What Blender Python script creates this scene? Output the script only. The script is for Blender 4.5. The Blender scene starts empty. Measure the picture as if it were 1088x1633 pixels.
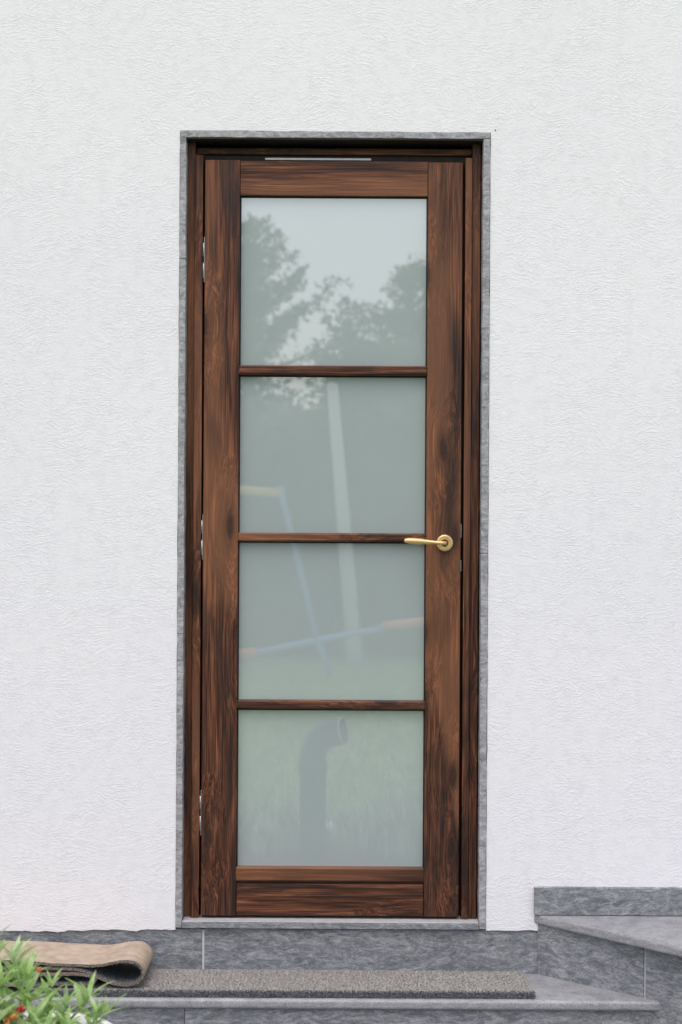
import bpy, bmesh, math, random
import numpy as np
from mathutils import Vector, noise

random.seed(7)
rng = np.random.default_rng(7)
scene = bpy.context.scene

# ------------------------------------------------------------------ camera, sky, sun, exposure
D, F, CZ, K = 4.76, 2800.0, 1.42, 0.006        # distance to wall (m), focal length (px of the photo), eye height, roll
cam_data = bpy.data.cameras.new('camera')
cam = bpy.data.objects.new('camera', cam_data)
scene.collection.objects.link(cam)
cam.location = (0, -D, CZ)
cam.rotation_euler = (math.radians(90), 0, 0)
cam.rotation_euler.rotate_axis('Z', K)
cam_data.sensor_fit = 'VERTICAL'
cam_data.sensor_height = 36
cam_data.sensor_width = 24
cam_data.lens = F / 1633 * 36
cam_data.clip_end = 1000
cam_data.dof.use_dof = True
cam_data.dof.focus_distance = D + 0.02
cam_data.dof.aperture_fstop = 4.0
scene.camera = cam

SUN_EL, SUN_AZ = math.radians(64), math.radians(198)
world = bpy.data.worlds.new('World')
scene.world = world
world.use_nodes = True
wn, wl = world.node_tree.nodes, world.node_tree.links
bg = wn['Background']
sky = wn.new('ShaderNodeTexSky')
sky.sky_type = 'NISHITA'
sky.sun_disc = False
sky.sun_elevation = SUN_EL
sky.sun_rotation = SUN_AZ
sky.air_density = 1.0
sky.dust_density = 2.5
sky.ozone_density = 1.0
hs = wn.new('ShaderNodeHueSaturation')
hs.inputs['Saturation'].default_value = 0.42
wl.new(sky.outputs[0], hs.inputs['Color'])
wb = wn.new('ShaderNodeMix'); wb.data_type = 'RGBA'; wb.blend_type = 'MULTIPLY'; wb.inputs[0].default_value = 1.0
wb.inputs[7].default_value = (1.03, 0.99, 1.005, 1)      # overcast white balance
wl.new(hs.outputs[0], wb.inputs[6])
wl.new(wb.outputs[2], bg.inputs['Color'])
bg.inputs['Strength'].default_value = 0.15

sd = bpy.data.lights.new('sun', 'SUN')
sd.energy = 0.5
sd.angle = math.radians(50)
sd.color = (1.0, 0.98, 0.96)
sun = bpy.data.objects.new('sun', sd)
scene.collection.objects.link(sun)
sdir = Vector((math.sin(SUN_AZ) * math.cos(SUN_EL), math.cos(SUN_AZ) * math.cos(SUN_EL), math.sin(SUN_EL)))
sun.rotation_euler = sdir.to_track_quat('Z', 'Y').to_euler()
sun.location = (-3, -9, 12)

scene.view_settings.view_transform = 'Standard'
scene.view_settings.look = 'None'
scene.view_settings.gamma = 1
scene.view_settings.exposure = 0.74
scene.render.resolution_x, scene.render.resolution_y = 682, 1024

# ------------------------------------------------------------------ helpers
def P(u, v, y=0.0):
    """measured photo position -> world (x, z) on the plane at depth y"""
    du, dv = u - 544.0, v - 816.0
    a, b = du + K * dv, dv - K * du
    s = (D + y) / F
    return a * s, CZ - b * s

def mir(u, v, T, plane=0.045):
    """something seen mirrored in the glass at total path length T -> its real place"""
    du, dv = u - 544.0, v - 816.0
    a, b = du + K * dv, dv - K * du
    return Vector((a * T / F, -(T - D) + 2 * plane, CZ - b * T / F))

WLOC = {}
def link(o, parent=None, loc=(0, 0, 0)):
    scene.collection.objects.link(o)
    WLOC[o.name] = Vector(loc)
    if parent is not None:
        o.parent = parent
        o.location = Vector(loc) - WLOC[parent.name]
    else:
        o.location = loc
    return o

def empty(name, loc, parent=None):
    o = bpy.data.objects.new(name, None)
    o.empty_display_size = 0.1
    return link(o, parent, loc)

def tag(o, label=None, cat=None, group=None, kind=None):
    if label: o['label'] = label
    if cat: o['category'] = cat
    if group: o['group'] = group
    if kind: o['kind'] = kind
    return o

def mesh_obj(name, verts, faces, material, parent=None, loc=None, smooth=False):
    """verts in world coordinates; the object's origin sits at loc"""
    loc = Vector(loc) if loc is not None else (Vector(WLOC[parent.name]) if parent is not None else Vector((0, 0, 0)))
    me = bpy.data.meshes.new(name)
    va = np.asarray(verts, dtype=float) - np.array(loc)
    me.from_pydata(va.tolist(), [], faces if isinstance(faces, list) else faces.tolist())
    me.materials.append(material)
    if smooth:
        me.polygons.foreach_set('use_smooth', [True] * len(me.polygons))
    me.update()
    return link(bpy.data.objects.new(name, me), parent, loc)

def bm_obj(name, bm, material, parent=None, loc=(0, 0, 0), smooth=False):
    bmesh.ops.recalc_face_normals(bm, faces=bm.faces)
    me = bpy.data.meshes.new(name)
    bm.to_mesh(me); bm.free()
    me.materials.append(material)
    if smooth:
        me.polygons.foreach_set('use_smooth', [True] * len(me.polygons))
    return link(bpy.data.objects.new(name, me), parent, loc)

def box(name, x0, x1, y0, y1, z0, z1, material, parent=None, bevel=0.0, seg=2, rough=0.0, step=0.04, seed=0):
    """a bevelled box; rough > 0 cuts it along its length and unsettles its edges"""
    c = Vector(((x0 + x1) / 2, (y0 + y1) / 2, (z0 + z1) / 2))
    dim = (x1 - x0, y1 - y0, z1 - z0)
    bm = bmesh.new()
    bmesh.ops.create_cube(bm, size=1)
    bmesh.ops.scale(bm, vec=dim, verts=bm.verts)
    if bevel:
        bmesh.ops.bevel(bm, geom=list(bm.edges), offset=bevel, segments=seg, profile=0.5, affect='EDGES')
    if rough:
        ax = max(range(3), key=lambda i: dim[i])
        n = max(2, int(dim[ax] / step))
        for i in range(1, n):
            co = Vector((0, 0, 0)); no = Vector((0, 0, 0)); no[ax] = 1
            co[ax] = -dim[ax] / 2 + dim[ax] * i / n
            bmesh.ops.bisect_plane(bm, geom=bm.verts[:] + bm.edges[:] + bm.faces[:], plane_co=co, plane_no=no)
        for v in bm.verts:
            w = v.co + c
            q = w * 31 + Vector((seed * 3.7, 0, 0))
            v.co += Vector((noise.noise(q), 0.5 * noise.noise(q + Vector((50, 0, 0))), noise.noise(q + Vector((0, 70, 0))))) * rough
    return bm_obj(name, bm, material, parent, c)

def prism(name, poly, z0, z1, material, parent, bevel=0.0, seg=3, bev_edges=None, loc=None):
    """polygon in plan, extruded upwards; bev_edges: indices of plan edges rounded (a bullnose)"""
    c = Vector(loc) if loc else Vector((sum(p[0] for p in poly) / len(poly), sum(p[1] for p in poly) / len(poly), z0))
    bm = bmesh.new()
    lo = [bm.verts.new((p[0] - c.x, p[1] - c.y, z0 - c.z)) for p in poly]
    hi = [bm.verts.new((p[0] - c.x, p[1] - c.y, z1 - c.z)) for p in poly]
    n = len(poly)
    bm.faces.new(lo[::-1]); bm.faces.new(hi)
    for i in range(n):
        bm.faces.new((lo[i], lo[(i + 1) % n], hi[(i + 1) % n], hi[i]))
    if bevel:
        es = []
        for i in (range(n) if bev_edges is None else bev_edges):
            for r in (lo, hi):
                es.append(bm.edges.get((r[i], r[(i + 1) % n])))
        bmesh.ops.bevel(bm, geom=es, offset=bevel, segments=seg, profile=0.5, affect='EDGES')
    o = bm_obj(name, bm, material, parent, c)
    return o

def tube_data(pts, radii, n=10, caps=True):
    """verts, faces of a tube along pts"""
    V, Fc = [], []
    pts = [Vector(p) for p in pts]
    prev = None
    for i, p in enumerate(pts):
        t = (pts[min(i + 1, len(pts) - 1)] - pts[max(i - 1, 0)]).normalized()
        a = Vector((0, 0, 1)) if abs(t.z) < 0.9 else Vector((1, 0, 0))
        if prev is not None: a = prev
        s = (a - t * a.dot(t)).normalized(); prev = s
        b = t.cross(s)
        for k in range(n):
            an = 2 * math.pi * k / n
            V.append(p + (s * math.cos(an) + b * math.sin(an)) * radii[i])
    m = len(pts)
    for i in range(m - 1):
        for k in range(n):
            Fc.append((i * n + k, i * n + (k + 1) % n, (i + 1) * n + (k + 1) % n, (i + 1) * n + k))
    if caps:
        Fc.append(tuple(range(n - 1, -1, -1)))
        Fc.append(tuple((m - 1) * n + k for k in range(n)))
    return V, Fc

def tube(name, pts, radii, material, parent=None, n=10, loc=None, smooth=True):
    V, Fc = tube_data(pts, radii, n)
    return mesh_obj(name, [tuple(v) for v in V], Fc, material, parent, loc, smooth)

# ------------------------------------------------------------------ materials
def mat(name):
    m = bpy.data.materials.new(name)
    m.use_nodes = True
    nt = m.node_tree
    return m, nt, nt.nodes, nt.links, nt.nodes['Principled BSDF']

def N(nt, typ, **kw):
    n = nt.nodes.new(typ)
    for k, v in kw.items():
        if k in n.inputs: n.inputs[k].default_value = v
        else: setattr(n, k, v)
    return n

def ramp(nt, fac, stops, interp='LINEAR'):
    r = nt.nodes.new('ShaderNodeValToRGB')
    r.color_ramp.interpolation = interp
    el = r.color_ramp.elements
    while len(el) < len(stops): el.new(0.5)
    for e, (p, c) in zip(el, stops):
        e.position = p
        e.color = (c, c, c, 1) if isinstance(c, (int, float)) else (*c, 1)
    nt.links.new(fac, r.inputs[0])
    return r

def mixc(nt, fac, a, b, blend='MIX'):
    m = nt.nodes.new('ShaderNodeMix')
    m.data_type = 'RGBA'; m.blend_type = blend
    for sock, val in ((m.inputs[0], fac), (m.inputs[6], a), (m.inputs[7], b)):
        if hasattr(val, 'links'): nt.links.new(val, sock)
        elif isinstance(val, (int, float)): sock.default_value = val
        else: sock.default_value = (*val, 1)
    return m.outputs[2]

def math_n(nt, op, a, b=None, c=None):
    m = nt.nodes.new('ShaderNodeMath'); m.operation = op
    for i, val in enumerate((a, b, c)):
        if val is None: continue
        if hasattr(val, 'links'): nt.links.new(val, m.inputs[i])
        else: m.inputs[i].default_value = val
    return m.outputs[0]

def coords(nt, scale=(1, 1, 1), world_space=False, offset=True):
    tc = nt.nodes.new('ShaderNodeTexCoord')
    mp = nt.nodes.new('ShaderNodeMapping')
    mp.inputs['Scale'].default_value = scale
    if world_space:
        g = nt.nodes.new('ShaderNodeNewGeometry')
        nt.links.new(g.outputs['Position'], mp.inputs['Vector'])
        return mp.outputs[0]
    src = tc.outputs['Object']
    if offset:
        oi = nt.nodes.new('ShaderNodeObjectInfo')
        cb = nt.nodes.new('ShaderNodeCombineXYZ')
        r1 = math_n(nt, 'MULTIPLY', oi.outputs['Random'], 37.0)
        r2 = math_n(nt, 'MULTIPLY', oi.outputs['Random'], 91.0)
        nt.links.new(r1, cb.inputs[0]); nt.links.new(r2, cb.inputs[1]); nt.links.new(r1, cb.inputs[2])
        ad = nt.nodes.new('ShaderNodeVectorMath'); ad.operation = 'ADD'
        nt.links.new(src, ad.inputs[0]); nt.links.new(cb.outputs[0], ad.inputs[1])
        src = ad.outputs[0]
    nt.links.new(src, mp.inputs['Vector'])
    return mp.outputs[0]

def noise_n(nt, vec, scale, detail=4, rough=0.55, dist=0.0):
    n = N(nt, 'ShaderNodeTexNoise', Scale=scale, Detail=detail, Roughness=rough, Distortion=dist)
    nt.links.new(vec, n.inputs['Vector'])
    return n.outputs['Fac']

def bump(nt, height, strength, distance, bsdf, prev=None):
    b = N(nt, 'ShaderNodeBump', Strength=strength, Distance=distance)
    nt.links.new(height, b.inputs['Height'])
    if prev: nt.links.new(prev, b.inputs['Normal'])
    nt.links.new(b.outputs[0], bsdf.inputs['Normal'])
    return b.outputs[0]

def make_plaster():
    m, nt, n, l, b = mat('white_plaster')
    v = coords(nt, world_space=True)
    # warp the coordinates so the trowel strokes curl
    w = N(nt, 'ShaderNodeTexNoise', Scale=7.0, Detail=2.0)
    l.new(v, w.inputs['Vector'])
    sub = N(nt, 'ShaderNodeVectorMath', operation='SUBTRACT'); sub.inputs[1].default_value = (.5, .5, .5)
    l.new(w.outputs['Color'], sub.inputs[0])
    scl = N(nt, 'ShaderNodeVectorMath', operation='SCALE'); scl.inputs['Scale'].default_value = 0.10
    l.new(sub.outputs[0], scl.inputs[0])
    add = N(nt, 'ShaderNodeVectorMath', operation='ADD')
    l.new(v, add.inputs[0]); l.new(scl.outputs[0], add.inputs[1])
    mp = N(nt, 'ShaderNodeMapping'); mp.inputs['Scale'].default_value = (38, 38, 92)
    l.new(add.outputs[0], mp.inputs['Vector'])
    s1 = noise_n(nt, mp.outputs[0], 1.0, 1, 0.5, 0.0)
    ridge = math_n(nt, 'ABSOLUTE', math_n(nt, 'SUBTRACT', s1, 0.5))
    ridge = ramp(nt, ridge, [(0.0, 1.0), (0.035, 0.45), (0.10, 0.0)]).outputs[0]
    mp2 = N(nt, 'ShaderNodeMapping'); mp2.inputs['Scale'].default_value = (80, 80, 140)
    l.new(add.outputs[0], mp2.inputs['Vector'])
    s2 = noise_n(nt, mp2.outputs[0], 1.0, 1, 0.6, 0.0)
    ridge2 = ramp(nt, math_n(nt, 'ABSOLUTE', math_n(nt, 'SUBTRACT', s2, 0.5)), [(0.0, 1.0), (0.08, 0.0)]).outputs[0]
    mask = ramp(nt, noise_n(nt, v, 9.0, 1, 0.6), [(0.34, 0.25), (0.6, 1.0)]).outputs[0]
    h = math_n(nt, 'MULTIPLY', math_n(nt, 'ADD', ridge, math_n(nt, 'MULTIPLY', ridge2, 0.55)), mask)
    h = math_n(nt, 'ADD', h, math_n(nt, 'MULTIPLY', noise_n(nt, v, 210.0, 0, 0.6), 0.5))
    h = math_n(nt, 'ADD', h, math_n(nt, 'MULTIPLY', noise_n(nt, v, 3.0, 0, 0.5), 0.8))
    bump(nt, h, 0.34, 0.0016, b)
    tone = ramp(nt, noise_n(nt, v, 1.3, 1, 0.5), [(0.3, (0.77, 0.768, 0.778)), (0.7, (0.795, 0.792, 0.797))]).outputs[0]
    stain = ramp(nt, noise_n(nt, v, 30.0, 2, 0.7), [(0.25, 0.93), (0.55, 1.0)]).outputs[0]
    l.new(mixc(nt, 1.0, tone, stain, 'MULTIPLY'), b.inputs['Base Color'])
    b.inputs['Roughness'].default_value = 0.75
    b.inputs['Specular IOR Level'].default_value = 0.25
    return m

def make_wood(name, axis):
    """stained softwood, grain along the given axis"""
    m, nt, n, l, b = mat(name)
    st = {'z': (1, 1, 0.035), 'x': (0.035, 1, 1)}[axis]
    st2 = {'z': (1, 1, 0.16), 'x': (0.16, 1, 1)}[axis]
    st3 = {'z': (1, 1, 0.012), 'x': (0.012, 1, 1)}[axis]
    v, v2, v3 = coords(nt, st), coords(nt, st2), coords(nt, st3)
    kk = coords(nt, {'z': (7, 7, 2.3), 'x': (2.3, 7, 7)}[axis])
    nw = N(nt, 'ShaderNodeTexNoise', Scale=2.2, Detail=1.0); l.new(kk, nw.inputs['Vector'])
    mx = N(nt, 'ShaderNodeMix', data_type='VECTOR'); mx.inputs[0].default_value = 0.10
    l.new(kk, mx.inputs[4]); l.new(nw.outputs['Color'], mx.inputs[5])
    sx_ = N(nt, 'ShaderNodeSeparateXYZ'); cx_ = N(nt, 'ShaderNodeCombineXYZ')
    l.new(mx.outputs[1], sx_.inputs[0]); l.new(sx_.outputs[0], cx_.inputs[0]); l.new(sx_.outputs[2], cx_.inputs[1])
    vo = N(nt, 'ShaderNodeTexVoronoi', voronoi_dimensions='2D', Scale=1.0)
    l.new(cx_.outputs[0], vo.inputs['Vector'])
    bend = ramp(nt, vo.outputs['Distance'], [(0.0, 1.0), (0.12, 0.62), (0.42, 0.0)], 'EASE').outputs[0]
    off = N(nt, 'ShaderNodeVectorMath', operation='SCALE'); off.inputs['Scale'].default_value = 0.034
    l.new(bend, off.inputs[0])
    def bent(vec):
        ad = N(nt, 'ShaderNodeVectorMath', operation='ADD')
        l.new(vec, ad.inputs[0]); l.new(off.outputs[0], ad.inputs[1])
        return ad.outputs[0]
    v, v3 = bent(v), bent(v3)
    g1 = noise_n(nt, v, 85, 5, 0.6, 0.7)
    col = ramp(nt, g1, [(0.27, (0.030, 0.0135, 0.010)), (0.43, (0.082, 0.031, 0.016)),
                        (0.55, (0.128, 0.049, 0.024)), (0.72, (0.24, 0.097, 0.045))]).outputs[0]
    g2 = noise_n(nt, v3, 420, 3, 0.65)
    pores = ramp(nt, g2, [(0.36, 0.38), (0.52, 1.0), (0.70, 1.38)]).outputs[0]
    col = mixc(nt, 0.9, col, pores, 'MULTIPLY')
    g5 = noise_n(nt, bent(coords(nt, {'z': (1, 1, 0.03), 'x': (0.03, 1, 1)}[axis])), 210, 2, 0.6, 0.5)
    col = mixc(nt, 0.85, col, ramp(nt, g5, [(0.40, 0.40), (0.5, 1.0), (0.60, 1.55)]).outputs[0], 'MULTIPLY')
    g3 = noise_n(nt, v2, 15, 5, 0.6, 1.4)
    blot = ramp(nt, g3, [(0.37, 0.0), (0.47, 0.5), (0.57, 1.0)]).outputs[0]
    col = mixc(nt, blot, mixc(nt, 0.74, col, (0.019, 0.0125, 0.011)), col)
    g4 = noise_n(nt, v2, 5.5, 3, 0.5, 0.4)
    worn = ramp(nt, g4, [(0.50, 0.0), (0.62, 0.95)]).outputs[0]
    col = mixc(nt, worn, col, mixc(nt, 0.4, mixc(nt, 1.0, col, (1.25, 1.2, 1.15), 'MULTIPLY'), (0.34, 0.155, 0.078)))
    # knots
    knot = ramp(nt, vo.outputs['Distance'], [(0.04, 0.85), (0.085, 0.35), (0.16, 0.0)]).outputs[0]
    col = mixc(nt, knot, col, (0.026, 0.0135, 0.010))
    col = mixc(nt, 1.0, col, (0.93, 0.88, 0.83), 'MULTIPLY')
    l.new(col, b.inputs['Base Color'])
    r = ramp(nt, g1, [(0.3, 0.42), (0.7, 0.58)]).outputs[0]
    l.new(r, b.inputs['Roughness'])
    b.inputs['Specular IOR Level'].default_value = 0.28
    hh = math_n(nt, 'ADD', math_n(nt, 'MULTIPLY', g2, 0.6), g1)
    bump(nt, hh, 0.35, 0.0012, b)
    return m

def make_stone(name, lo, mid, hi, scale=1.0, slant=True, rough=0.6, bstr=0.35, stretch=2.4):
    m, nt, n, l, b = mat(name)
    v = coords(nt)
    mp = N(nt, 'ShaderNodeMapping')
    mp.inputs['Rotation'].default_value = (0, math.radians(48) if slant else 0, 0)
    mp.inputs['Scale'].default_value = (1.0, 1.0, stretch)
    l.new(v, mp.inputs['Vector'])
    g1 = noise_n(nt, mp.outputs[0], 9 * scale, 8, 0.68, 1.6)
    g2 = noise_n(nt, mp.outputs[0], 55 * scale, 5, 0.7, 1.0)
    mixv = math_n(nt, 'ADD', math_n(nt, 'MULTIPLY', g1, 0.62), math_n(nt, 'MULTIPLY', g2, 0.38))
    col = ramp(nt, mixv, [(0.36, lo), (0.5, mid), (0.64, hi)]).outputs[0]
    sp = noise_n(nt, v, 420 * scale, 2, 0.5)
    col = mixc(nt, 0.6, col, ramp(nt, sp, [(0.3, 0.45), (0.5, 1.0), (0.72, 1.6)]).outputs[0], 'MULTIPLY')
    vein = ramp(nt, math_n(nt, 'ABSOLUTE', math_n(nt, 'SUBTRACT', noise_n(nt, mp.outputs[0], 5 * scale, 6, 0.6, 2.0), 0.5)),
                [(0.0, 0.55), (0.02, 0.0)]).outputs[0]
    col = mixc(nt, vein, col, hi)
    l.new(col, b.inputs['Base Color'])
    b.inputs['Roughness'].default_value = rough
    b.inputs['Specular IOR Level'].default_value = 0.4
    bump(nt, math_n(nt, 'ADD', mixv, math_n(nt, 'MULTIPLY', sp, 0.4)), bstr, 0.003, b)
    return m

def make_simple(name, c1, c2, scale=30, rough=0.7, bstr=0.2, bdist=0.002, metallic=0.0, spec=0.4, detail=4, stretch=(1, 1, 1)):
    m, nt, n, l, b = mat(name)
    v = coords(nt, stretch)
    g = noise_n(nt, v, scale, detail, 0.6)
    l.new(ramp(nt, g, [(0.35, c1), (0.65, c2)]).outputs[0], b.inputs['Base Color'])
    b.inputs['Roughness'].default_value = rough
    b.inputs['Metallic'].default_value = metallic
    b.inputs['Specular IOR Level'].default_value = spec
    if bstr: bump(nt, g, bstr, bdist, b)
    return m

def make_leaf(name, c1, c2, c3, scale=3.0, trans=0.35, rough=0.5):
    m, nt, n, l, b = mat(name)
    v = coords(nt, world_space=True)
    g = noise_n(nt, v, scale, 3, 0.6)
    g2 = noise_n(nt, v, scale * 12, 2, 0.6)
    f = math_n(nt, 'ADD', math_n(nt, 'MULTIPLY', g, 0.6), math_n(nt, 'MULTIPLY', g2, 0.4))
    col = ramp(nt, f, [(0.36, c1), (0.5, c2), (0.64, c3)]).outputs[0]
    l.new(col, b.inputs['Base Color'])
    b.inputs['Roughness'].default_value = rough
    b.inputs['Specular IOR Level'].default_value = 0.35
    t = N(nt, 'ShaderNodeBsdfTranslucent')
    l.new(col, t.inputs['Color'])
    ms = N(nt, 'ShaderNodeMixShader'); ms.inputs[0].default_value = trans
    l.new(b.outputs[0], ms.inputs[1]); l.new(t.outputs[0], ms.inputs[2])
    l.new(ms.outputs[0], n['Material Output'].inputs['Surface'])
    return m

def make_glass():
    """milky-backed glazing with a clear, strongly mirroring front"""
    m, nt, n, l, b = mat('frosted_glass')
    v = coords(nt, world_space=True)
    l.new(ramp(nt, noise_n(nt, v, 2.2, 3, 0.6), [(0.3, (0.366, 0.430, 0.414)), (0.7, (0.378, 0.441, 0.425))]).outputs[0], b.inputs['Base Color'])
    b.inputs['IOR'].default_value = 2.5
    l.new(ramp(nt, noise_n(nt, v, 11, 5, 0.7), [(0.3, 0.0), (0.75, 0.003)]).outputs[0], b.inputs['Roughness'])
    return m

M = {}
M['plaster'] = make_plaster()
M['wood_v'] = make_wood('stained_wood_upright', 'z')
M['wood_h'] = make_wood('stained_wood_level', 'x')
M['glass'] = make_glass()
M['stone'] = make_stone('grey_quartzite', (0.085, 0.093, 0.101), (0.185, 0.197, 0.208), (0.40, 0.41, 0.417), scale=1.8, stretch=3.0)
M['stone_top'] = make_stone('grey_quartzite_honed', (0.20, 0.20, 0.21), (0.27, 0.272, 0.28), (0.37, 0.37, 0.375), slant=False, rough=0.42, bstr=0.15)
M['stone_edge'] = make_stone('sawn_stone_edge', (0.13, 0.13, 0.138), (0.30, 0.30, 0.308), (0.52, 0.52, 0.52), scale=2.2, rough=0.8, bstr=0.6)
M['grout'] = make_simple('pale_grout', (0.50, 0.50, 0.50), (0.62, 0.62, 0.61), 120, 0.9, 0.3)
M['sill_cap'] = make_simple('pale_sill_cap', (0.36, 0.355, 0.36), (0.46, 0.45, 0.45), 40, 0.7, 0.2)
M['brass'] = make_simple('satin_brass', (0.66, 0.47, 0.21), (0.74, 0.54, 0.26), 60, 0.38, 0.05, 0.0005, metallic=0.7)
M['steel'] = make_simple('bright_steel', (0.40, 0.40, 0.41), (0.55, 0.55, 0.55), 80, 0.35, 0.0, metallic=0.6)
M['strip'] = make_simple('pale_grey', (0.50, 0.51, 0.52), (0.6, 0.6, 0.6), 50, 0.4, 0.0)
M['black_inset'] = make_simple('flat_black', (0.006, 0.006, 0.007), (0.011, 0.011, 0.012), 90, 0.7, 0.0)
M['shade_dark_wood'] = make_simple('stain_and_shade', (0.012, 0.008, 0.007), (0.03, 0.016, 0.011), 40, 0.6, 0.2, stretch=(1, 1, 1))  # near-black stain, with the shade of head and gaps put into the colour
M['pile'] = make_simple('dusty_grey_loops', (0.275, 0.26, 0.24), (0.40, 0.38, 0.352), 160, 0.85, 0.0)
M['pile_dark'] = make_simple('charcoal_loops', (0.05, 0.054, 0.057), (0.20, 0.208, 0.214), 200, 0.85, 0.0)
M['mat_core'] = make_simple('mat_core', (0.06, 0.06, 0.058), (0.16, 0.152, 0.14), 220, 0.9, 0.6, 0.004)
M['tan'] = make_simple('tan_mat_backing', (0.33, 0.25, 0.18), (0.47, 0.37, 0.28), 26, 0.85, 0.5, 0.004)
M['tan_pile'] = make_simple('frayed_mat_edge', (0.03, 0.028, 0.025), (0.30, 0.25, 0.20), 260, 0.9, 0.7, 0.004)
M['pot'] = make_simple('white_glazed_pot', (0.72, 0.72, 0.71), (0.80, 0.80, 0.79), 12, 0.35, 0.05)
M['soil'] = make_simple('dark_soil', (0.022, 0.016, 0.011), (0.06, 0.045, 0.03), 60, 0.95, 0.8, 0.01)
M['leaf'] = make_leaf('snapdragon_leaf', (0.24, 0.43, 0.09), (0.44, 0.62, 0.24), (0.66, 0.75, 0.50), 24.0, 0.42, 0.35)
M['leaf_dull'] = make_leaf('bed_leaf', (0.05, 0.09, 0.035), (0.40, 0.48, 0.32), (0.86, 0.87, 0.82), 16.0, 0.2)
M['stem'] = make_simple('green_stem', (0.12, 0.20, 0.06), (0.20, 0.28, 0.10), 30, 0.6, 0.0)
M['petal_red'] = make_simple('red_petal', (0.42, 0.035, 0.03), (0.60, 0.09, 0.06), 60, 0.6, 0.0)
M['petal_orange'] = make_simple('orange_petal', (0.55, 0.16, 0.03), (0.65, 0.30, 0.10), 60, 0.6, 0.0)
M['crown'] = make_leaf('tree_leaf', (0.05, 0.08, 0.04), (0.10, 0.14, 0.07), (0.18, 0.22, 0.125), 1.2, 0.35)
M['hedge'] = make_leaf('hedge_leaf', (0.015, 0.03, 0.015), (0.08, 0.11, 0.062), (0.36, 0.40, 0.29), 1.1, 0.25)
M['bark'] = make_simple('bark', (0.04, 0.03, 0.022), (0.11, 0.085, 0.062), 20, 0.9, 0.8, 0.02, stretch=(1, 1, 0.2))
M['lawn'] = make_simple('lawn', (0.20, 0.30, 0.11), (0.29, 0.38, 0.17), 3.0, 0.9, 0.5, 0.03, detail=9)
M['blade'] = make_leaf('grass_blade', (0.22, 0.32, 0.12), (0.30, 0.39, 0.17), (0.40, 0.46, 0.25), 1.2, 0.3)
M['paving'] = make_simple('grey_paving', (0.19, 0.19, 0.19), (0.27, 0.265, 0.26), 60.0, 0.8, 0.3, detail=8)
M['pale_stone'] = make_simple('pale_boulder', (0.58, 0.57, 0.55), (0.80, 0.79, 0.76), 9.0, 0.85, 0.6, 0.01)
M['post'] = make_simple('whitewashed_post', (0.78, 0.78, 0.78), (0.84, 0.84, 0.84), 8.0, 0.8, 0.3, stretch=(1, 1, 0.2))
M['pipe'] = make_simple('grey_plastic_pipe', (0.016, 0.018, 0.022), (0.028, 0.031, 0.036), 10, 0.4, 0.0)
M['pipe_rim'] = make_simple('pale_pipe_rim', (0.42, 0.43, 0.44), (0.5, 0.5, 0.5), 10, 0.5, 0.0)
M['blue'] = make_simple('blue_paint', (0.22, 0.34, 0.75), (0.28, 0.40, 0.80), 15, 0.4, 0.0)
M['orange'] = make_simple('orange_foam', (0.85, 0.26, 0.12), (0.88, 0.32, 0.18), 15, 0.7, 0.0)
M['yellow'] = make_simple('yellow_foam', (0.88, 0.62, 0.20), (0.9, 0.68, 0.28), 15, 0.7, 0.0)

# ------------------------------------------------------------------ ground
gm = mesh_obj('lawn', [(-150, -300, 0), (150, -300, 0), (150, 20, 0), (-150, 20, 0)], [(0, 1, 2, 3)], M['lawn'])
tag(gm, kind='structure')
pv = mesh_obj('pavement', [(-4, -2.15, 0.006), (4, -2.15, 0.006), (4, -0.1, 0.006), (-4, -0.1, 0.006)], [(0, 1, 2, 3)], M['paving'])
tag(pv, kind='structure')
bed = mesh_obj('flower_bed', [(-2.6, -3.1, 0.01), (2.6, -3.1, 0.01), (2.6, -2.15, 0.01), (-2.6, -2.15, 0.01)], [(0, 1, 2, 3)], M['soil'])
tag(bed, kind='structure')

# ------------------------------------------------------------------ house wall with plinth and stone door surround
OX0, OX1 = P(294, 841)[0], P(767.5, 841)[0]       # opening inside the stone surround
OZ1 = P(535, 220)[1]; OZ0 = P(528, 1471)[1]       # underside of head trim, top front edge of the sill
TX0, TX1, TZ1 = P(283.5, 841)[0], P(779, 841)[0], P(535, 209)[1]
PZ = P(560, 1482)[1]                               # top of plinth
house = empty('house_wall', (0, 0.12, 0))
tag(house, 'white textured plaster house wall with grey stone plinth around the wooden door', 'wall')

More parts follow.
